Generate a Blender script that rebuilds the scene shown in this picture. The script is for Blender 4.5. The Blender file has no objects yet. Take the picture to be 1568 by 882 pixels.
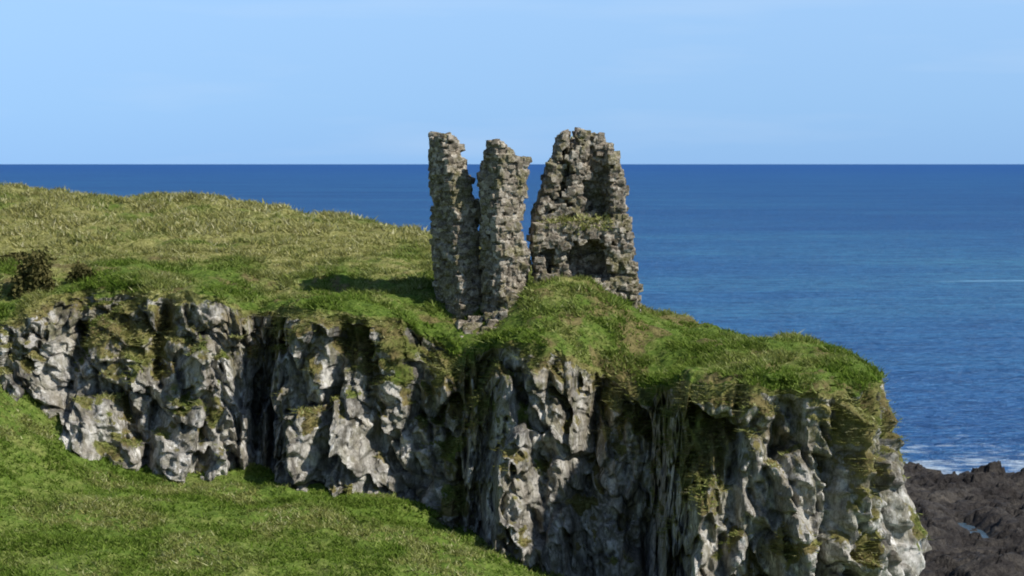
import bpy, math, random
import numpy as np
from mathutils import Vector
random.seed(7); rng=np.random.default_rng(7)
scene=bpy.context.scene

# ---------------------------------------------------------------- noise
def h3(ix,iy,iz,s):
    n=(ix.astype(np.int64)*374761393+iy.astype(np.int64)*668265263+iz.astype(np.int64)*2147483647+int(s)*1274126177)&0xffffffff
    n=((n^(n>>13))*1274126177)&0xffffffff
    n=((n^(n>>15))*2246822519)&0xffffffff
    n=n^(n>>16)
    return (n&0xffffff)/float(0xffffff)
def vn(x,y,z,s=0):
    x=np.asarray(x,float)+1000.;y=np.asarray(y,float)+1000.;z=np.asarray(z,float)+1000.
    ix=np.floor(x);iy=np.floor(y);iz=np.floor(z)
    fx=x-ix;fy=y-iy;fz=z-iz
    fx=fx*fx*(3-2*fx);fy=fy*fy*(3-2*fy);fz=fz*fz*(3-2*fz)
    r=0
    for a in (0,1):
        for b in (0,1):
            for c in (0,1):
                r=r+h3(ix+a,iy+b,iz+c,s)*(fx if a else 1-fx)*(fy if b else 1-fy)*(fz if c else 1-fz)
    return r
def fbm(x,y,z,s=0,o=4):
    r=0;a=.5;t=0
    for i in range(o):
        r=r+a*vn(x,y,z,s+i*17);t+=a;a*=.5
        x=x*2.03+11.3;y=y*2.03+5.1;z=z*2.03+7.7
    return r/t
def facet(x,y,z,s):
    x=x+1000.;y=y+1000.;z=z+1000.
    ix=np.floor(x);iy=np.floor(y);iz=np.floor(z)
    best=np.full(x.shape,9.);sec=np.full(x.shape,9.);val=np.zeros(x.shape);til=np.zeros(x.shape)
    for a in (-1,0,1):
        for b in (-1,0,1):
            for c in (-1,0,1):
                cx=ix+a;cy=iy+b;cz=iz+c
                dx=x-(cx+h3(cx,cy,cz,s));dy=y-(cy+h3(cx,cy,cz,s+1));dz=z-(cz+h3(cx,cy,cz,s+2))
                d=dx*dx+dy*dy+dz*dz
                m=d<best
                sec=np.where(m,best,np.minimum(sec,d))
                v=h3(cx,cy,cz,s+3)
                t=dx*(h3(cx,cy,cz,s+4)-.5)+dy*(h3(cx,cy,cz,s+5)-.5)+dz*(h3(cx,cy,cz,s+6)-.5)
                best=np.where(m,d,best);val=np.where(m,v,val);til=np.where(m,t,til)
    return val-.5,til*2,np.sqrt(sec)-np.sqrt(best)
def sst(a,b,x):
    t=np.clip((x-a)/(b-a),0,1);return t*t*(3-2*t)
class TPS:
    def __init__(s,pts,reg=.02):
        P=np.array(pts,float);s.P=P[:,:2];n=len(P)
        K=s.k(P[:,:2],s.P)+reg*np.eye(n)*50
        A=np.zeros((n+3,n+3));A[:n,:n]=K;A[:n,n]=1;A[:n,n+1:]=P[:,:2];A[n,:n]=1;A[n+1:,:n]=P[:,:2].T
        s.w=np.linalg.solve(A,np.concatenate([P[:,2],[0,0,0]]));s.n=n
    def k(s,a,b):
        d2=((a[:,None,:]-b[None,:,:])**2).sum(-1)
        return .5*d2*np.log(d2+1e-9)
    def __call__(s,x,y):
        sh=x.shape;q=np.stack([x.ravel(),y.ravel()],1);out=np.empty(len(q))
        for i in range(0,len(q),40000):
            c=q[i:i+40000];out[i:i+40000]=s.k(c,s.P)@s.w[:s.n]+s.w[s.n]+c@s.w[s.n+1:]
        return out.reshape(sh)

# ---------------------------------------------------------------- mesh helpers
def make_mesh(name,V,F,attrs=None,smooth=True,mat=None,k=4):
    me=bpy.data.meshes.new(name)
    V=np.ascontiguousarray(V,dtype=np.float32);F=np.ascontiguousarray(F,dtype=np.int32)
    me.vertices.add(len(V));me.vertices.foreach_set('co',V.ravel())
    me.loops.add(F.size);me.loops.foreach_set('vertex_index',F.ravel())
    me.polygons.add(len(F));me.polygons.foreach_set('loop_start',np.arange(0,F.size,k,dtype=np.int32))
    me.polygons.foreach_set('use_smooth',np.full(len(F),smooth))
    me.update(calc_edges=True)
    for n,a in (attrs or {}).items():
        at=me.attributes.new(n,'FLOAT','POINT');at.data.foreach_set('value',np.ascontiguousarray(a,dtype=np.float32).ravel())
    if mat: me.materials.append(mat)
    ob=bpy.data.objects.new(name,me);scene.collection.objects.link(ob);return ob
def grid_faces(r,c,flip=False):
    i=np.arange((r-1)*c).reshape(r-1,c)[:,:-1].ravel()
    f=np.stack([i,i+1,i+c+1,i+c],1)
    return f[:,::-1] if flip else f

# ---------------------------------------------------------------- materials
class NT:
    def __init__(s,name,bsdf=True):
        s.m=bpy.data.materials.new(name);s.m.use_nodes=True;s.t=s.m.node_tree;s.t.nodes.clear()
        s.out=s.n('ShaderNodeOutputMaterial')
        if bsdf:
            s.b=s.n('ShaderNodeBsdfPrincipled');s.l(s.b.outputs[0],s.out.inputs[0]);s.b.inputs['Roughness'].default_value=.9;s.b.inputs['Specular IOR Level'].default_value=.15
        s.geo=s.n('ShaderNodeNewGeometry')
    def n(s,t,**k):
        x=s.t.nodes.new(t)
        for a,b in k.items(): setattr(x,a,b)
        return x
    def l(s,a,b): s.t.links.new(a,b)
    def pos(s,sc=(1,1,1)):
        v=s.n('ShaderNodeVectorMath',operation='MULTIPLY');s.l(s.geo.outputs['Position'],v.inputs[0]);v.inputs[1].default_value=sc;return v.outputs[0]
    def noise(s,scale,detail=4,rough=.55,sc=(1,1,1)):
        x=s.n('ShaderNodeTexNoise');s.l(s.pos(sc),x.inputs['Vector']);x.inputs['Scale'].default_value=scale;x.inputs['Detail'].default_value=detail;x.inputs['Roughness'].default_value=rough;return x.outputs['Fac']
    def ramp(s,f,stops):
        x=s.n('ShaderNodeValToRGB');s.l(f,x.inputs[0]);e=x.color_ramp.elements
        while len(e)<len(stops): e.new(.5)
        for i,(p,c) in enumerate(stops): e[i].position=p;e[i].color=(*c,1) if len(c)==3 else c
        return x.outputs[0]
    def val(s,v,a,b,c=0.,d=1.):
        x=s.n('ShaderNodeMapRange');s.l(v,x.inputs[0]);x.inputs[1].default_value=a;x.inputs[2].default_value=b;x.inputs[3].default_value=c;x.inputs[4].default_value=d;return x.outputs[0]
    def math(s,op,a,b=None):
        x=s.n('ShaderNodeMath',operation=op)
        for i,v in enumerate((a,b)):
            if v is None: continue
            if isinstance(v,(int,float)): x.inputs[i].default_value=v
            else: s.l(v,x.inputs[i])
        return x.outputs[0]
    def mix(s,f,a,b,bt='MIX'):
        x=s.n('ShaderNodeMix',data_type='RGBA',blend_type=bt)
        for i,v in ((0,f),(6,a),(7,b)):
            if isinstance(v,(int,float)): x.inputs[i].default_value=v
            elif isinstance(v,tuple): x.inputs[i].default_value=(*v,1)
            else: s.l(v,x.inputs[i])
        return x.outputs[2]
    def attr(s,n):
        x=s.n('ShaderNodeAttribute');x.attribute_name=n;return x.outputs['Fac']
    def bump(s,h,st,dist,prev=None):
        x=s.n('ShaderNodeBump');x.inputs['Strength'].default_value=st;x.inputs['Distance'].default_value=dist;s.l(h,x.inputs['Height'])
        if prev: s.l(prev,x.inputs['Normal'])
        return x.outputs[0]

def grass_col(t,fine=True):
    big=t.noise(.16,4,.6);mid=t.noise(1.1,5,.65);fi=t.noise(5.,4,.7)
    lush=t.ramp(fi,[(.3,(.042,.075,.010)),(.52,(.105,.165,.024)),(.75,(.20,.25,.055))])
    dry=t.ramp(fi,[(.3,(.11,.11,.03)),(.52,(.255,.25,.08)),(.75,(.46,.43,.20))])
    return lush,dry,big,mid,fi

# headland material (grass top, rock face)
t=NT('headland_grass_and_rock')
lush,dry,big,mid,fi=grass_col(t)
dr=t.attr('dry')
f=t.val(t.math('ADD',dr,t.math('MULTIPLY',t.math('SUBTRACT',mid,.5),1.8)),.25,.75)
g=t.mix(f,lush,dry)
earth=t.ramp(t.noise(3.,5,.7),[(.3,(.055,.042,.02)),(.5,(.165,.135,.055)),(.7,(.29,.24,.10))])
low=t.attr('low')
r1=t.noise(.9,7,.72,(1,1,.5));r2=t.noise(5,6,.78)
rock=t.ramp(r1,[(.30,(.13,.12,.105)),(.42,(.30,.28,.25)),(.53,(.54,.515,.465)),(.64,(.80,.775,.71))])
rock=t.mix(t.val(r2,.35,.52),t.mix(.6,rock,(.11,.10,.08)),rock)
keep=t.val(low,0,1,1,.4)
rust=t.math('MULTIPLY',t.val(t.noise(.6,5,.7),.45,.59),keep)
rock=t.mix(t.math('MULTIPLY',rust,.75),rock,t.ramp(r2,[(.3,(.11,.09,.045)),(.7,(.34,.27,.15))]))
lich=t.math('MULTIPLY',t.val(t.noise(1.3,6,.75,(1,1,.7)),.47,.58),keep)
rock=t.mix(t.math('MULTIPLY',lich,.85),rock,t.ramp(r2,[(.3,(.05,.055,.02)),(.7,(.21,.20,.065))]))
blk=t.val(t.noise(1.9,6,.8,(1,1,.4)),.53,.63)
rock=t.mix(t.math('MULTIPLY',blk,.6),rock,(.05,.048,.042))
wht=t.math('MULTIPLY',t.val(t.noise(1.4,6,.75,(1,1,.45)),.55,.63),t.val(low,0,1,.2,.95))
rock=t.mix(wht,rock,(.82,.795,.74))
cv=t.attr('crack');rock=t.mix(cv,rock,(.05,.045,.038))
g2=t.mix(t.attr('earthy'),g,earth)
gr=t.val(t.math('ADD',t.attr('grassy'),t.math('MULTIPLY',t.math('SUBTRACT',t.noise(3.0,6,.75),.5),1.5)),.42,.60)
col=t.mix(gr,rock,g2)
t.l(col,t.b.inputs['Base Color'])
b1=t.bump(r2,.9,.13);b2=t.bump(t.noise(16,4,.7),.6,.04,b1);t.l(b2,t.b.inputs['Normal'])
M_head=t.m

t=NT('meadow_grass')
lush,dry,big,mid,fi=grass_col(t)
f=t.val(t.math('ADD',big,t.math('MULTIPLY',mid,.6)),.80,1.05)
t.l(t.mix(t.math('MULTIPLY',f,.6),lush,dry),t.b.inputs['Base Color'])
t.l(t.bump(fi,.8,.15),t.b.inputs['Normal']);M_ground=t.m

# blades
t=NT('grass_blades',False)
c=t.mix(t.attr('dry'),t.ramp(t.attr('tint'),[(0,(.050,.095,.012)),(.6,(.14,.22,.03)),(1,(.28,.35,.08))]),t.ramp(t.attr('tint'),[(0,(.17,.165,.05)),(.6,(.38,.37,.13)),(1,(.72,.67,.43))]))
d=t.n('ShaderNodeBsdfDiffuse');t.l(c,d.inputs[0]);tr=t.n('ShaderNodeBsdfTranslucent');t.l(c,tr.inputs[0])
mx=t.n('ShaderNodeMixShader');mx.inputs[0].default_value=.35;t.l(d.outputs[0],mx.inputs[1]);t.l(tr.outputs[0],mx.inputs[2]);t.l(mx.outputs[0],t.out.inputs[0]);M_blade=t.m

t=NT('bush_leaves',False)
c=t.ramp(t.attr('tint'),[(0,(.035,.035,.015)),(.6,(.09,.085,.03)),(1,(.17,.15,.06))])
d=t.n('ShaderNodeBsdfDiffuse');t.l(c,d.inputs[0]);t.l(d.outputs[0],t.out.inputs[0]);M_bush=t.m
t=NT('bark');t.b.inputs['Base Color'].default_value=(.07,.055,.04,1);M_bark=t.m

# masonry (rubble, no course pattern)
t=NT('rubble_masonry')
vo=t.n('ShaderNodeTexVoronoi');vo.inputs['Scale'].default_value=3.8;vo.inputs['Randomness'].default_value=1
wp=t.n('ShaderNodeVectorMath',operation='ADD');no=t.n('ShaderNodeTexNoise');no.inputs['Scale'].default_value=3;t.l(t.geo.outputs['Position'],no.inputs['Vector'])
ws=t.n('ShaderNodeVectorMath',operation='SCALE');t.l(no.outputs['Color'],ws.inputs[0]);ws.inputs['Scale'].default_value=.35
t.l(t.pos((1,1,1.35)),wp.inputs[0]);t.l(ws.outputs[0],wp.inputs[1]);t.l(wp.outputs[0],vo.inputs['Vector'])
sep=t.n('ShaderNodeSeparateColor');t.l(vo.outputs['Color'],sep.inputs[0])
n1=t.noise(3,5,.7);n2=t.noise(10,6,.78)
c=t.ramp(sep.outputs[0],[(0,(.12,.098,.074)),(.35,(.23,.195,.148)),(.7,(.40,.345,.265)),(1,(.70,.63,.52))])
c=t.mix(t.val(n1,.38,.64,0,.65),c,(.13,.105,.075))
c=t.mix(t.val(t.noise(1.0,6,.75),.50,.60,0,.75),c,t.ramp(n2,[(.35,(.08,.075,.025)),(.65,(.24,.215,.08))]))
c=t.mix(t.val(n2,.54,.66,0,.6),c,(.70,.65,.55))
c=t.mix(t.val(n2,.46,.36,0,.7),c,(.045,.038,.03))
t.l(c,t.b.inputs['Base Color']);t.l(t.bump(n2,1,.09),t.b.inputs['Normal']);M_stone=t.m

# sea
t=NT('sea_water',False)
p1=t.noise(.010,5,.6,(.35,1,1));p2=t.noise(.10,7,.75,(.4,1,1));p3=t.noise(.9,4,.65,(.6,1,1));p4=t.noise(.30,5,.7,(.45,1,1))
sx=t.n('ShaderNodeSeparateXYZ');t.l(t.geo.outputs['Position'],sx.inputs[0])
py=sx.outputs[1]
sh=t.math('MULTIPLY',t.val(py,290,400,0,1),t.val(py,470,900,1,0))
sh=t.math('MULTIPLY',sh,t.val(sx.outputs[0],-60,120,.1,1))
q=t.math('ADD',p1,t.math('MULTIPLY',sh,.28))
c=t.ramp(q,[(.3,(.018,.084,.245)),(.48,(.028,.122,.315)),(.64,(.042,.175,.36)),(.85,(.075,.26,.40))])
c=t.mix(t.val(p2,.38,.60,.0,.6),c,(.012,.060,.19))
c=t.mix(t.val(p4,.48,.60,.0,.65),c,(.010,.048,.155))
c=t.mix(t.val(p3,.49,.64,.0,.6),c,(.09,.25,.47))
far=t.val(py,1200,9000,0,.6)
c=t.mix(far,c,(.017,.080,.28))
near=t.math('MULTIPLY',t.val(py,174,186,0,1),t.val(py,190,218,1,0))
near=t.math('MULTIPLY',near,t.val(sx.outputs[0],12,30,0,1))
fo=t.noise(.22,7,.72,(.6,1,1))
foam=t.val(t.math('ADD',fo,t.math('MULTIPLY',near,.2)),.65,.80)
foam=t.math('MULTIPLY',foam,t.math('GREATER_THAN',near,.02))
c=t.mix(foam,c,(.50,.60,.68))
d=t.n('ShaderNodeBsdfDiffuse');t.l(c,d.inputs[0])
gl=t.n('ShaderNodeBsdfGlossy');gl.inputs['Roughness'].default_value=.3;gl.inputs[0].default_value=(.8,.9,1,1)
bb=t.bump(p2,1,2.0);bb=t.bump(p4,1,1.2,bb);bb=t.bump(p3,1,.6,bb);t.l(bb,gl.inputs['Normal']);t.l(bb,d.inputs['Normal'])
mx=t.n('ShaderNodeMixShader');mx.inputs[0].default_value=.08;t.l(d.outputs[0],mx.inputs[1]);t.l(gl.outputs[0],mx.inputs[2]);t.l(mx.outputs[0],t.out.inputs[0]);M_sea=t.m

t=NT('foam',False)
d=t.n('ShaderNodeBsdfDiffuse');d.inputs[0].default_value=(.18,.36,.55,1);t.l(d.outputs[0],t.out.inputs[0]);M_foam=t.m
t=NT('pool_water');t.b.inputs['Base Color'].default_value=(.07,.12,.17,1);t.b.inputs['Roughness'].default_value=.12;t.b.inputs['Specular IOR Level'].default_value=.5
t.l(t.bump(t.noise(1.5,3,.6),.3,.1),t.b.inputs['Normal']);M_pool=t.m

t=NT('basalt_shore')
a=t.noise(.35,7,.75,(.6,1,1.5));b=t.noise(2.5,5,.7)
c=t.ramp(a,[(.3,(.024,.020,.020)),(.5,(.070,.062,.056)),(.68,(.18,.16,.135))])
c=t.mix(t.val(b,.35,.7),t.mix(.6,c,(.015,.013,.013)),c)
t.l(c,t.b.inputs['Base Color']);t.b.inputs['Roughness'].default_value=.7;t.l(t.bump(b,1,.5),t.b.inputs['Normal']);M_bas=t.m

# ---------------------------------------------------------------- headland
# (top x,y,z) (base x,y,z) (spine x,y)  metres, sea level = 0
C=[(-150,85,26,-150,83,24,-150,130),(-90,90,24,-90,88,22.5,-95,128),(-45,95,22.6,-45,93.5,21.8,-52,125),
(-30.6,96,22.0,-30.3,94.5,21.0,-42,122),(-26.8,95.6,22.3,-26.4,94.4,20.4,-36,121),(-25.1,95,22.9,-24.7,93.3,19.7,-34,120.5),
(-22.9,97,23.9,-23,93,18.2,-31,119),(-20.9,97,24.2,-20.5,92.8,16.9,-27,118),(-18.8,96.3,24.0,-18.8,92,15.6,-23,117),
(-17.5,95.6,23.8,-16.2,91.5,15,-20,116),(-14.7,95,23.8,-13.7,91.2,15.1,-17,114),(-12.9,97.4,22.9,-12.5,94.4,15.0,-14,112),
(-10.7,93.8,23.4,-11.2,90.6,14.6,-12,110),(-8.3,92.2,23.4,-8.6,89.4,14.2,-9.5,108),(-5.75,92.4,22.8,-6.6,90.7,14.1,-6.5,106),
(-4.2,93.0,21.75,-4.6,91.0,13.6,-4.5,104),(-2.6,92.2,21.1,-2.4,89.6,13.0,-2.5,102),(-.73,89,21.8,-.4,84.8,12.6,-1,100),
(2.26,87.4,21.6,1.6,85.0,11.8,1.5,98),(4.34,89.4,20.5,4.1,86.8,11.0,4,96),(6.3,87.8,20.1,6,84.8,10,6,93.5),
(7.64,81.5,21,7.2,77.8,9.3,8,91),(9.4,79.9,21.35,9,76.5,8.8,9.5,88.5),(11.2,79,21.0,11.2,76.2,8.3,11,86.5),
(13.6,79.0,20.9,14.6,76.5,7.8,12.5,85),(15.2,80.4,21.0,17.1,79,7,13.2,84.5),(16.1,83,21.1,18.5,83.5,5,13.4,84.4),
(16.2,87,21.2,18.8,89,3,12.9,84.7),(13.2,93,21.4,16.5,97,1,11,86.5),(9.9,98,21.9,13,103,.5,9,89.3),(6.9,103,22.25,10,109,0,6,93.5),
(2,110,23.8,6,117,-.5,2.5,97.2),(-5,118,25.8,-1,126,-1,-4,103.5),(-9.6,125,26.4,-5,134,-1,-10,108.4),(-17,130,27.3,-13,142,-1,-17,114),
(-26.5,133,27.8,-24,147,-1,-26,118),(-36.5,136,28.4,-35,150,-1,-36,121),(-47,140,28.7,-46,155,-1,-46,124),
(-90,150,29,-90,166,-1,-95,128),(-150,155,29,-150,170,-1,-150,130)]
C=np.array(C,float)
interior=[(.9,94.2,23.8),(2.2,94.4,24.0),(3.4,94.6,23.95),(4.6,95.2,23.6),(5.9,97,22.5),(-1.4,95,22.1),(-6.3,100,23.9),(-4.4,96,22.6),(-9.9,102,24.1),(-17.4,105,24.6),
(-24.5,105,24.6),(-26.8,100,23.9),(-30.8,115,26.1),(-19.8,120,26.3),(-11.2,115,25.7),(9.5,88,21.6),(13.4,84,21.25),(6.9,94,22.0),
(3.6,90.5,22.2),(-2.65,92.8,21.6),(3,99,23.6),(-3,104,24.1),(-60,120,26.5),(-100,120,27),(-45,108,24.5),(-.2,91,22.0)]
topz=TPS(list(map(tuple,C[:,:3]))+interior,.008)
seg=np.r_[0,np.cumsum(np.hypot(np.diff(C[:,0]),np.diff(C[:,1])))]
us=[0.]
while us[-1]<seg[-1]:
    s=us[-1];i=np.searchsorted(seg,s,side='right')-1
    us.append(s+(.075 if 4<=i<27 else (.22 if (3<=i<31) else .45)))
us=np.array(us[:-1]+[seg[-1]])
def res(k):
    y=np.interp(us,seg,C[:,k])
    ss=np.zeros_like(y);w=0
    for o in np.linspace(-1.1,1.1,9):
        g=math.exp(-(o/.7)**2);ss+=g*np.interp(us+o,seg,C[:,k]);w+=g
    return ss/w
tx,ty,tz,bx,by,bz,sx_,sy_=[res(k) for k in range(8)]
sy_=np.interp(sx_,C[:27,6],C[:27,7])      # both flanks share one ridge line
nx=bx-tx;ny=by-ty;L=np.hypot(nx,ny)+1e-6;nx/=L;ny/=L
def sm(a):
    o=0;w=0
    for d_ in np.linspace(-4,4,25):
        g=math.exp(-(d_/2)**2);o=o+g*np.interp(us+d_,us,a);w+=g
    return o/w
nx,ny=sm(nx),sm(ny);L=np.hypot(nx,ny);nx/=L;ny/=L
NT_,NC=120,175
tt=1-(1-np.linspace(0,1,NT_))**1.6
vv=np.r_[np.linspace(0,1,NC)[1:],1+np.linspace(0,.35,14)[1:]]
R=NT_+len(vv);N=len(us)
X=np.zeros((R,N));Y=X.copy();Z=X.copy();V=np.zeros((R,N))
for r in range(NT_):
    X[r]=sx_+(tx-sx_)*tt[r];Y[r]=sy_+(ty-sy_)*tt[r]
Z[:NT_]=topz(X[:NT_],Y[:NT_])
edgeD=np.hypot(X[:NT_]-tx,Y[:NT_]-ty)
tz=Z[NT_-1].copy()
for i,v in enumerate(vv):
    r=NT_+i;hv=v**1.1
    X[r]=tx+(bx-tx)*hv;Y[r]=ty+(by-ty)*hv;Z[r]=tz+(bz-tz)*v;V[r]=v
hgt=tz-bz
small=np.clip(hgt/5,0,1)
tip=1-.55*sst(seg[24]-1,seg[26],us)                 # calmer relief around the nose
bumpz=(fbm(X/4,Y/4,Z*0,1)-.5)*.75+(fbm(X/1.3,Y/1.3,Z*0,5)-.5)*.65+(vn(X/.4,Y/.4,Z*0,9)-.5)*.16
edge_w=np.zeros((R,N));edge_w[:NT_]=np.exp(-(edgeD/1.2)**1.3);edge_w[NT_:]=1
Z[:NT_]+=bumpz[:NT_];Z[NT_:]+=bumpz[NT_-1]*np.clip(1-vv[:,None]*2,0,1)
Z[:NT_]-=.35*np.exp(-(edgeD/.5)**2)
Z[NT_:]-=.35*np.exp(-(vv[:,None]*hgt/.8)**2)
# rock relief (outwards): angular joints, elongated upright, leaning slightly
lx=X+.15*Z;ly=Y-.1*Z
wx=lx+(fbm(X/1.5,Y/1.5,Z/2.,21)-.5)*.9;wy=ly+(fbm(X/1.5,Y/1.5,Z/2.,22)-.5)*.9;wz=Z+(fbm(X/2,Y/2,Z/2,23)-.5)*1.8
a1,t1,e1=facet(wx/1.8,wy/1.8,wz/3.8,100)
a2,t2,e2=facet(wx/.80,wy/.80,wz/1.35,200)
wx=lx+(fbm(X/.6,Y/.6,Z/.6,24)-.5)*.35;wz=Z+(fbm(X/.6,Y/.6,Z/.6,25)-.5)*.4
a3,t3,e3=facet(wx/.34,wy/.34,wz/.50,300)
but=(fbm(X/3.4,Y/3.4,Z/14,40,3)-.5)
rid=1-2*np.abs(fbm(lx/1.6,ly/1.6,Z/4.5,45,4)-.5)*2
D=2.0*but+1.15*a1+1.7*t1+.52*a2+1.0*t2+.24*a3+.42*t3+.35*(rid-.6)+(fbm(X/.5,Y/.5,Z/.5,60,4)-.5)*.35
D-=.25*np.exp(-(e1/.10)**2)
# clefts that separate the buttresses
frontm=(us<seg[26])[None,:]*1.
wob=(fbm(X*0,Y*0+3,Z/3.,410,3)-.5)*1.6+.10*(Z-15)
for (x0,a_,w_) in [(-22.4,1.1,.42),(-18.0,1.4,.42),(-15.2,.7,.30),(-12.6,1.7,.65),(-9.0,1.6,.48),(-6.9,.8,.3),(-4.6,1.4,.75),(-1.5,1.3,.48),(1.2,.8,.3),(3.2,1.2,.65),(5.9,1.5,.7),(8.9,1.0,.32),(10.6,1.4,.42),(13.0,1.3,.42),(15.2,.6,.3)]:
    D-=frontm*a_*np.exp(-np.abs((X-x0-wob)/w_)**1.6)
D+=.42*frontm
def blur(a,n):
    for _ in range(n):
        a=a.copy();a[1:-1]=(a[:-2]+2*a[1:-1]+a[2:])/4;a[:,1:-1]=(a[:,:-2]+2*a[:,1:-1]+a[:,2:])/4
    return a
D=blur(D,1)
dep=V*hgt
fade=np.where(V>0,.28+.72*sst(0,1.8,dep),.28)
A=edge_w*fade*(small*tip)[None,:]
X+=nx*D*A;Y+=ny*D*A
Z[NT_:]+=((fbm(X/1.1,Y/1.1,Z/1.1,70,3)-.5)*.6*small)[NT_:]*np.clip(vv[:,None]*6,0,1)
P=np.stack([X,Y,Z],-1)
du=np.gradient(P,axis=1);dv=np.gradient(P,axis=0)
Nn=np.cross(dv,du);ar=np.linalg.norm(Nn,axis=-1)+1e-9;Nn/=ar[...,None]
FL=Nn[5,N//2,2]<0
if FL: Nn=-Nn
nz=blur(Nn[...,2],7)
patch=fbm(X/1.6,Y/1.6,Z/1.8,80,5)-.5
rightb=sst(5.5,8.5,X)
depth=V*hgt
lim=2.1+2.6*rightb+1.5*sst(-9,-6,X)*sst(0,-3,X)+1.5*(fbm(X/3,Y/3,Z*0,85)-.5)*2
gs=.52+1.3*(nz-.26)+3.6*patch-.15*np.clip(depth-lim,-2,5)
gs=np.where(V>0,np.clip(gs,0,1),1.);gs=np.where(small[None,:]<.5,1,gs)
gs=np.where(depth<.3,1,gs)
earthy=np.where(V>0,np.clip(.2+sst(.1,1.0,depth)*.6+(fbm(X/1.1,Y/1.1,Z/1.1,90)-.5)*2.6,0,1),0)*small[None,:]
earthy=np.maximum(earthy,(V==0)*.9*sst(.56,.66,fbm(X/1.4,Y/1.4,Z*0,91))*np.where(Y<105,1,.4))
crack=np.clip(np.exp(-(e2/.05)**2)*.4+np.exp(-(e1/.04)**2)*.6,0,1)*np.where(V>0,1,0)
dryv=np.where(V>0,.6,.20+.60*sst(96,110,Y))+(fbm(X/3,Y/3,Z*0,33)-.5)*1.7
dryv=np.clip(dryv,0,1)
lowv=sst(1.0,5.0,depth-1.2*rightb+3*(fbm(X/2,Y/2,Z/2,95)-.5))
make_mesh('headland_cliff',P.reshape(-1,3),grid_faces(R,N,not FL),dict(grassy=gs,earthy=earthy,crack=crack,dry=dryv,low=lowv),False,M_head)

# ---------------------------------------------------------------- ground (valley, camera hill)
gp=[(x,y,z) for x,y,z in C[3:25,3:6]]
gp+=[(-19.3,72,14.5),(-9.7,74,13.9),(-.5,78,13.2),(0,60,11.5),(-20,50,13),(0,30,18.5),(0,0,28.3),(-20,0,28.3),(20,0,27.5),(20,40,13),
(-60,0,30),(-60,50,19),(-60,75,20),(-45,94,22.0),(-90,89,23.3),(-100,50,25),(-150,84,25),(-150,0,30),(-32,80,17.6),(10,68,9),(20,72,6),(32,80,1),(42,60,1),(50,20,9),(70,80,-4),(70,40,-2),(24,95,-1),
(0,-60,30),(60,-60,20),(-150,-60,30)]
gz=TPS(gp,.008)
gx=np.unique(np.r_[np.linspace(-160,-30,90),np.arange(-30,22,.16),np.linspace(22,90,60)])
gy=np.unique(np.r_[np.linspace(-80,62,90),np.arange(62,97,.16),np.linspace(97,125,20)])
GX,GY=np.meshgrid(gx,gy);GZ=gz(GX,GY)
yb=np.interp(GX,C[2:27,3],C[2:27,4])
GZ=GZ-np.clip(GY-yb-1.2,0,99)*1.1
GZ=np.where(GX>19,np.minimum(GZ,GZ-(GX-19)*.05),GZ);GZ=np.maximum(GZ,-4)
GZ+=(fbm(GX/5,GY/5,GX*0,51)-.5)*1.2+(fbm(GX/1.6,GY/1.6,GX*0,52)-.5)*.8+(vn(GX/.45,GY/.45,GX*0,53)-.5)*.16
G=np.stack([GX,GY,GZ],-1)
make_mesh('ground',G.reshape(-1,3),grid_faces(*GX.shape),{},True,M_ground)

# ---------------------------------------------------------------- grass tufts
def tufts(name,B,h,dry,nb=4,spread=.1,wid=.035,nrm=None,lean=.75):
    n=len(B);B=np.repeat(B,nb,0);h=np.repeat(h,nb)*rng.uniform(.6,1.25,n*nb);dry=np.repeat(dry,nb)
    tint=np.clip(np.repeat(rng.uniform(0,1,n),nb)*.7+rng.uniform(0,.3,n*nb),0,1)
    m=n*nb;an=rng.uniform(0,2*np.pi,m);off=rng.normal(0,spread,(m,2))
    b=B.copy();b[:,0]+=off[:,0];b[:,1]+=off[:,1];b[:,2]-=.04
    w=wid*rng.uniform(.6,1.7,m)
    le=rng.normal(0,lean,(m,2))
    tip=b.copy();tip[:,0]+=le[:,0]*h-.2*h;tip[:,1]+=le[:,1]*h;tip[:,2]+=h*.9
    if nrm is not None:
        tip[:,:2]+=np.repeat(nrm,nb,0)[:,:2]*h[:,None]*.8
        tip[:,2]-=np.repeat(np.linalg.norm(nrm[:,:2],axis=1),nb)*h*.8
    dx=np.cos(an)*w;dy=np.sin(an)*w
    v=np.empty((m,3,3));v[:,0]=b;v[:,1]=b;v[:,2]=tip
    v[:,0,0]-=dx;v[:,0,1]-=dy;v[:,1,0]+=dx;v[:,1,1]+=dy
    F=np.arange(m*3).reshape(m,3)
    return make_mesh(name,v.reshape(-1,3),F,dict(tint=np.repeat(tint,3),dry=np.repeat(np.clip(dry,0,1),3)),False,M_blade,3)
def pick(w,n):
    p=w.ravel()/w.sum();return rng.choice(len(p),n,p=p)
Pf=P.reshape(-1,3);Nf=Nn.reshape(-1,3);Vf=V.ravel()
vis=(X>-44)&(Y<137)&(Z>12)&~((Y>105)&(V>0))
clumpf=sst(.42,.62,fbm(X/1.0,Y/1.0,Z*0,78))
w=ar*vis*np.where(V>0,np.clip(gs*2.-.9,0,1)*.8,.3+.9*clumpf)*np.where(Y>108,.45,1)
i=pick(w,75000);jit=rng.normal(0,.05,(len(i),3))*[1,1,0]
clump=clumpf.ravel()[i]
hh=np.where(Vf[i]>0,.22,.09+.2*clump)*rng.uniform(.5,1.3,len(i))
dd=dryv.ravel()[i]*.85+rng.normal(0,.12,len(i))+np.where(Vf[i]>0,.25,0)
tufts('plateau_grass',Pf[i]+jit,hh,dd,4,.1,.035,Nf[i]*(Vf[i]>0)[:,None])
w2=ar*vis*(V==0)*(sst(.55,.72,fbm(X/2.0,Y/2.0,Z*0,77))+.02)*sst(104,128,Y)
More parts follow.
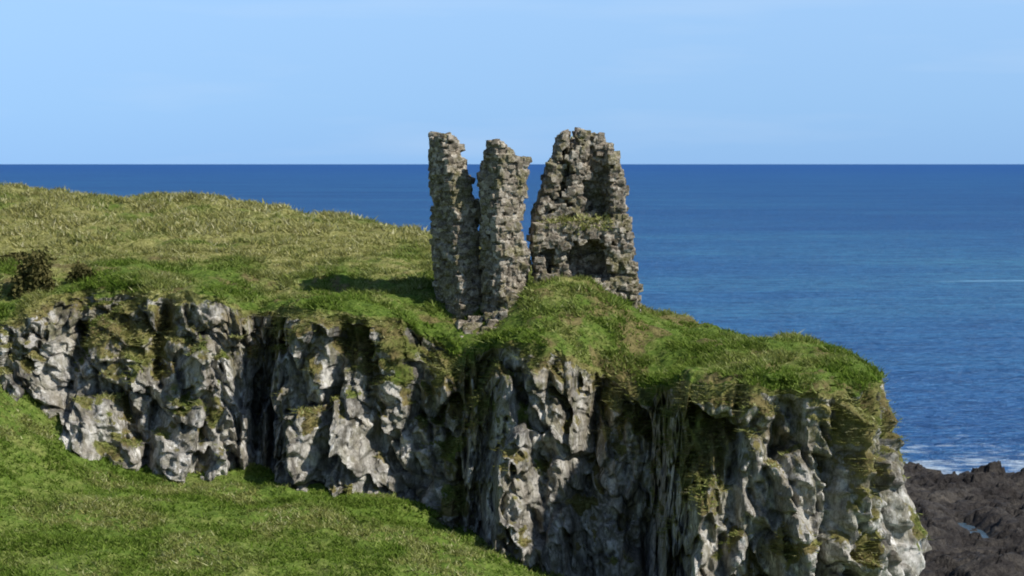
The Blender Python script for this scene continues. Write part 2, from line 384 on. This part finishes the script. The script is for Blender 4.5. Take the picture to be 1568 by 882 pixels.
i=pick(w2,9000)
tufts('seeding_grass',Pf[i],rng.uniform(.18,.48,len(i)),np.full(len(i),1.2),4,.25,.06,None,.6)
gar=np.outer(np.gradient(gy),np.gradient(gx))
w3=gar*(GX>-30)*(GX<6)*(GY>66)*(GY<yb+.5)*(.25+sst(.4,.6,fbm(GX/1.4,GY/1.4,GX*0,56)))
Gf=G.reshape(-1,3);i=pick(w3,55000);bg=fbm(GX/2.6,GY/2.6,GX*0,55).ravel()[i]
tufts('meadow_grass',Gf[i]+rng.normal(0,.08,(len(i),3))*[1,1,0],rng.uniform(.07,.24,len(i)),np.clip((bg-.5)*4.5,0,.65)+rng.normal(0,.1,len(i)),4,.1,.035)

# ---------------------------------------------------------------- castle ruin
def stones(name,occ,x0,x1,y0,y1,z0,z1,yaw=lambda x,y:0*x,cx=.27,cz=.21,vox=.04,rg=1.):
    xs=np.arange(x0,x1,cx);ys=np.arange(y0,y1,cx);zs=np.arange(z0,z1,cz)
    pts=[]
    for k,z in enumerate(zs):
        ox=rng.uniform(-.16,.16);oy=rng.uniform(-.12,.12)
        a,b=np.meshgrid(xs+ox,ys+oy);a=a.ravel();b=b.ravel()
        a=a+rng.normal(0,.05,a.shape)*rg;b=b+rng.normal(0,.05,b.shape)*rg;zz=z+rng.normal(0,.06,a.shape)*rg
        m=occ(a,b,zz)&(rng.uniform(0,1,a.shape)>.04)
        pts.append(np.stack([a[m],b[m],zz[m]],1))
    c=np.concatenate(pts);n=len(c)
    cube=np.array([(-1,-1,-1),(1,-1,-1),(1,1,-1),(-1,1,-1),(-1,-1,1),(1,-1,1),(1,1,1),(-1,1,1)],float)
    big=rng.lognormal(0,.2*rg,n)
    sz=np.stack([rng.uniform(1.,1.7,n)*cx/2,rng.uniform(1.1,1.5,n)*cx/2,rng.uniform(1.,1.7,n)*cz/2],1)*big[:,None]
    v=cube[None]*sz[:,None,:]*(1+rng.uniform(-.32*rg,.10,(n,8,3)))
    an=yaw(c[:,0],c[:,1])+rng.normal(0,.3*rg,n);ca=np.cos(an)[:,None];sa=np.sin(an)[:,None]
    ti=rng.normal(0,.22*rg,n)[:,None];ti2=rng.normal(0,.2*rg,n)[:,None]
    vx=v[...,0]*ca-v[...,1]*sa;vy=v[...,0]*sa+v[...,1]*ca;vz=v[...,2]+vx*ti+vy*ti2
    vx=vx-v[...,2]*ti;vy=vy-v[...,2]*ti2
    v=np.stack([vx,vy,vz],-1)+c[:,None,:]
    f=np.array([(0,3,2,1),(4,5,6,7),(0,1,5,4),(1,2,6,5),(2,3,7,6),(3,0,4,7)])
    F=(np.arange(n)[:,None,None]*8+f[None]).reshape(-1,4)
    ob=make_mesh(name,v.reshape(-1,3),F,{},False,M_stone)
    md=ob.modifiers.new('mortar','REMESH');md.mode='VOXEL';md.voxel_size=vox;md.adaptivity=0
    return ob
castle=bpy.data.objects.new('castle_ruin',None);scene.collection.objects.link(castle);castle.location=(0,96,22)
def jag(x,y,z,s,a=.35): return (fbm(x*1.3,y*1.3,z*1.3,s,3)-.5)*2*a
def occ1(x,y,z):
    l=np.interp(z,[20,22.8,26,31.4],[-3.6,-3.72,-3.92,-4.08])+jag(0*x,y*0,z,3,.05)
    r=np.interp(z,[20,23,26.0,28.6,30.6,31.5],[-1.3,-1.45,-1.72,-2.15,-2.65,-2.9])+jag(0*x,y*.3,z*1.4,4,.40)
    xc=l+.55*(r-l);yf=95.6+np.where(x<xc,(xc-x)*1.1,(x-xc)*.8)
    top=31.35-np.clip(x+3.1,0,9)*.9+jag(x,y,0*z,5,.25)
    return (x>l)&(x<r)&(y>yf+jag(x,y,z,6,.07))&(y<yf+1.7)&(z<top)
def yaw1(x,y): return np.where(x<-2.75,-.83,.67)
def occ2(x,y,z):
    l=np.interp(z,[20,23,29.5,30.4,31.2],[-1.3,-1.35,-1.5,-1.25,-1.1])+jag(0*x,y*0,z,13,.06)
    r=np.interp(z,[20,22,23,25,27,29,30.2,30.3,31.2],[-.1,0,.2,.75,.3,.5,.68,.0,-.35])+jag(0*x,y*.3,z*1.4,14,.32)
    xc=l+.42*(r-l);yf=94.6+np.where(x<xc,(xc-x)*1.1,(x-xc)*.7)
    top=31.1-np.clip(x+.75,0,9)*.65+jag(x,y,0*z,15,.25)
    return (x>l)&(x<r)&(y>yf+jag(x,y,z,16,.09))&(y<yf+1.7)&(z<top)
def yaw2(x,y): return np.where(x<-.6,-.83,.6)
def occ3(x,y,z):
    l=np.interp(z,[21,24.5,26.2,26.9,28.7,30.3,31.4],[1.25,1.3,1.05,1.15,1.65,2.1,2.35])+jag(0*x,y,z*1.4,23,.30)
    r=np.interp(z,[21,22.7,25.7,28.7,30.4,31.3],[6.45,6.35,6.0,5.6,5.2,4.85])+jag(0*x,y,z*1.4,24,.32)
    yf=95.9+(x-1.1)*.13+jag(x,y,z,26,.3)
    yf=yf+np.where((z>27.0)&(x<5.0),.55,0)
    m=(x>l)&(x<r)&(y>yf)&(y<99.4)
    top=31.5+jag(x*1.8,y*.3,0*z,25,.5)-.55*(x>4.6)-.35*((x>2.9)&(x<3.3))
    m&=z<top
    xj=x+jag(x*0,y*0,z*2.2,28,.55);zj=z+jag(x*1.5,y*0,z*0,29,.5)
    niche=(xj>3.7)&(xj<4.95)&(zj>27.2)&(y<98.5-.35*(z-27))          # broken recess, open at the wall head
    slot=(xj>2.5)&(xj<2.95)&(zj>27.3)&(y<97.7)
    low=(xj>2.75)&(xj<5.05)&(zj<26.0)&(y<97.9)&(zj>23.9)
    low2=(xj>1.7)&(xj<2.3)&(zj<26.0)&(y<97.1)&(zj>24.6)
    pocket=(xj>1.8)&(xj<2.35)&(zj>27.6)&(zj<28.8)&(y<97.3)
    gap=(xj>5.15)&(xj<5.5)&(zj>28.6)&(zj<29.5)&(y<97.2)
    return m&~niche&~slot&~low&~pocket&~gap&~low2
parts=[stones('west_wall_pier',occ1,-4.6,-.8,95,100.2,20.5,31.9,yaw1,rg=.65),
       stones('middle_wall_pier',occ2,-2,1.3,94,99,20.3,31.6,yaw2,rg=.65),
       stones('east_gatehouse_wall',occ3,.6,7,95.2,99.6,21,32.2,lambda x,y:.13+0*x,rg=.85)]
def occr(x,y,z):
    h=21.9+2.3*np.exp(-((x+.35)/.55)**2-((y-94.2)/.9)**2)+1.2*np.exp(-((x-.7)/.6)**2-((y-95.2)/.9)**2)+.5*np.exp(-((x+1.6)/.8)**2-((y-94.6)/.6)**2)+jag(x,y,z,31,.5)
    return (z<h)&(fbm(x*1.7,y*1.7,z*1.7,35,2)>.40)
parts.append(stones('fallen_rubble',occr,-2.4,1.6,93.2,96.2,20.8,25.0,cx=.34,cz=.28))
for p in parts:
    p.parent=castle;p.matrix_parent_inverse.translation=(0,-96,-22)
pt=[]
for (a,b,yy,zz,s,n) in [(1.3,5.0,96.6,27.0,.35,450),(-3.6,-3.0,97.5,31.1,.4,20),(2.4,3.6,97.8,31.2,.5,15)]:
    x=rng.uniform(a,b,n);pt.append(np.stack([x,yy+rng.normal(0,s,n),zz+rng.normal(0,.2,n)],1))
pt=np.concatenate(pt);o=tufts('ledge_turf',pt,rng.uniform(.08,.22,len(pt)),rng.uniform(.5,1.,len(pt)),5,.1,.04)
o.parent=castle;o.matrix_parent_inverse.translation=(0,-96,-22)

# ---------------------------------------------------------------- bushes standing in for a shaded bank
def bush(name,x,y,rx,rz,n,seed):
    r=np.random.default_rng(seed);z0=float(topz(np.array([x]),np.array([y]))[0])-.2
    cl=r.normal(0,1,(14,3));cl/=np.linalg.norm(cl,axis=1)[:,None];cl*=r.uniform(.3,.95,14)[:,None];cl[:,2]=np.abs(cl[:,2])
    cl[:,:2]*=(1.15-.75*cl[:,2:3])
    k=r.integers(0,14,n);p=cl[k]+r.normal(0,.18,(n,3))
    p=p*[rx,rx,rz]+[x,y,z0];s=r.uniform(.04,.10,n)
    d1=r.normal(0,1,(n,3));d1/=np.linalg.norm(d1,axis=1)[:,None];d2=np.cross(d1,r.normal(0,1,(n,3)));d2/=np.linalg.norm(d2,axis=1)[:,None]
    v=np.stack([p-d1*s[:,None]*1.6,p+d2*s[:,None],p+d1*s[:,None]*1.6,p-d2*s[:,None]],1).reshape(-1,3)
    tint=np.repeat(np.clip(r.uniform(0,1,14)[k]*.6+r.uniform(0,.4,n),0,1),4)
    par=bpy.data.objects.new(name,None);scene.collection.objects.link(par)
    f=make_mesh('foliage',v,np.arange(n*4).reshape(n,4),dict(tint=tint),False,M_bush);f.parent=par
    vs=[];fs=[]
    for c in cl:
        a=np.array([x,y,z0-.1]);b=c*[rx,rx,rz]*.9+[x,y,z0];q=len(vs)
        for e,rad in ((a,.06),(b,.015)):
            for j in range(5):
                vs.append(e+rad*np.array([math.cos(j*1.257),math.sin(j*1.257),0]))
        for j in range(5): fs.append((q+j,q+(j+1)%5,q+5+(j+1)%5,q+5+j))
    s_=make_mesh('stems',np.array(vs),np.array(fs),{},True,M_bark);s_.parent=par
bush('bank_standin_bush',-24.4,98.0,.95,2.2,4500,1)  # dark foliage built in place of a shaded bank with scrub
bush('bank_standin_bush',-22.2,98.2,.7,.7,1800,2)
bush('bank_standin_bush',-27.2,106,1.8,.5,3500,3)

# ---------------------------------------------------------------- rocky shore
rx=np.unique(np.r_[np.arange(-30,24,1.),np.arange(24,66,.2),np.linspace(66,170,90)]);ry=np.unique(np.r_[np.arange(92,122,1.),np.arange(122,196,.22)])
RX,RY=np.meshgrid(rx,ry)
w_=(fbm(RX/9,RY/9,RX*0,110)-.5)*7
base=sst(0,7,186+w_+.02*RX-RY)*2.6-1.3
q=fbm(RX/7+w_*.1,RY/4,RX*0,120,5)
fa,ft,fe=facet(RX/3.2,RY/2.0,RX*0+.5,500);fb,ftb,feb=facet(RX/1.1,RY/.9,RX*0+.5,520)
rel=(q-.5)*2.0+fa*.8+ft*.5+fb*.3+ftb*.3
RZ=base+rel
k_=np.clip(1.4*np.exp(-((RX-37)/1.5)**2-((RY-154)/6)**2),0,1)
RZ=RZ*(1-k_)+(.14+.45*(rel))*k_
RZ=np.where((k_<.5)&(np.hypot((RX-37)/3.2,(RY-154)/8)<1),np.maximum(RZ,.5),RZ)
make_mesh('rocky_shore',np.stack([RX,RY,RZ],-1).reshape(-1,3),grid_faces(*RX.shape),{},True,M_bas)
an=np.linspace(0,2*np.pi,32,endpoint=False)
me=bpy.data.meshes.new('tide_pool');me.from_pydata([(37+2.4*math.cos(a),154+6.5*math.sin(a),.30) for a in an],[],[list(range(32))]);me.materials.append(M_pool)
scene.collection.objects.link(bpy.data.objects.new('tide_pool',me))

# ---------------------------------------------------------------- sea
S=60000
make_mesh('sea',np.array([(-S,-2000,0),(S,-2000,0),(S,S,0),(-S,S,0)],float),np.array([[0,1,2,3]]),{},False,M_sea)
n=60;xs=np.linspace(103,190,n);yc=484+3*np.sin(xs*.06);hw=(1.2+2.2*(vn(xs*.15,xs*0,xs*0,5)))*np.minimum(1,(xs-103)/14)
va=np.stack([xs,yc-hw,xs*0+.06],1);vb=np.stack([xs,yc+hw,xs*0+.06],1)
make_mesh('sea_foam_line',np.r_[va,vb],grid_faces(2,n),{},False,M_foam)

# ---------------------------------------------------------------- light, sky
sd=Vector((.80,-.44,.90)).normalized()
el=math.asin(sd.z);az=math.atan2(sd.x,sd.y)
sl=bpy.data.lights.new('sun','SUN');sl.energy=5.0;sl.angle=math.radians(.5);sl.color=(1,.95,.87)
so=bpy.data.objects.new('sun',sl);scene.collection.objects.link(so);so.rotation_euler=(-sd).to_track_quat('-Z','Y').to_euler();so.location=(60,-20,90)
wd=bpy.data.worlds.new('World');scene.world=wd;wd.use_nodes=True;nt=wd.node_tree;nt.nodes.clear()
o=nt.nodes.new('ShaderNodeOutputWorld');bg=nt.nodes.new('ShaderNodeBackground');sk=nt.nodes.new('ShaderNodeTexSky')
sk.sky_type='NISHITA';sk.sun_disc=False;sk.sun_elevation=el;sk.sun_rotation=az;sk.dust_density=.2;sk.ozone_density=4;sk.air_density=1.2
tc=nt.nodes.new('ShaderNodeTexCoord');ad=nt.nodes.new('ShaderNodeVectorMath');ad.operation='ADD';ad.inputs[1].default_value=(0,0,.2)
nm=nt.nodes.new('ShaderNodeVectorMath');nm.operation='NORMALIZE'
nt.links.new(tc.outputs['Generated'],ad.inputs[0]);nt.links.new(ad.outputs[0],nm.inputs[0]);nt.links.new(nm.outputs[0],sk.inputs[0])
sp=nt.nodes.new('ShaderNodeSeparateXYZ');nt.links.new(tc.outputs['Generated'],sp.inputs[0])
rp=nt.nodes.new('ShaderNodeValToRGB');nt.links.new(sp.outputs[2],rp.inputs[0])
e=rp.color_ramp.elements;e[0].position=0;e[0].color=(.86,.93,1.05,1);e[1].position=.09;e[1].color=(1.42,1.40,1.36,1);x=e.new(.3);x.color=(.72,.68,.66,1)
x=e.new(.03);x.color=(1.06,1.11,1.16,1)
ml=nt.nodes.new('ShaderNodeMix');ml.data_type='RGBA';ml.blend_type='MULTIPLY';ml.inputs[0].default_value=1
nt.links.new(sk.outputs[0],ml.inputs[6]);nt.links.new(rp.outputs[0],ml.inputs[7])
mp=nt.nodes.new('ShaderNodeVectorMath');mp.operation='MULTIPLY';mp.inputs[1].default_value=(5,5,40);nt.links.new(tc.outputs['Generated'],mp.inputs[0])
cn=nt.nodes.new('ShaderNodeTexNoise');cn.inputs['Scale'].default_value=1;cn.inputs['Detail'].default_value=4;nt.links.new(mp.outputs[0],cn.inputs['Vector'])
mr=nt.nodes.new('ShaderNodeMapRange');nt.links.new(cn.outputs[0],mr.inputs[0]);mr.inputs[1].default_value=.52;mr.inputs[2].default_value=.8;mr.inputs[3].default_value=0;mr.inputs[4].default_value=.18
m2=nt.nodes.new('ShaderNodeMix');m2.data_type='RGBA';nt.links.new(mr.outputs[0],m2.inputs[0]);nt.links.new(ml.outputs[2],m2.inputs[6]);m2.inputs[7].default_value=(5,5.6,6.4,1)
nt.links.new(m2.outputs[2],bg.inputs[0]);bg.inputs[1].default_value=.15;nt.links.new(bg.outputs[0],o.inputs[0])

# ---------------------------------------------------------------- camera
cam=bpy.data.cameras.new('camera');co=bpy.data.objects.new('camera',cam);scene.collection.objects.link(co);scene.camera=co
co.location=(0,0,30);co.rotation_euler=(math.radians(90),0,0)
cam.sensor_width=36;cam.lens=67.2;cam.shift_y=-.1218;cam.clip_end=200000;cam.clip_start=.5
cam.dof.use_dof=True;cam.dof.focus_distance=20;cam.dof.aperture_fstop=4.2      # slightly missed focus, as in the soft original
scene.view_settings.view_transform='Standard';scene.view_settings.look='None';scene.view_settings.exposure=0
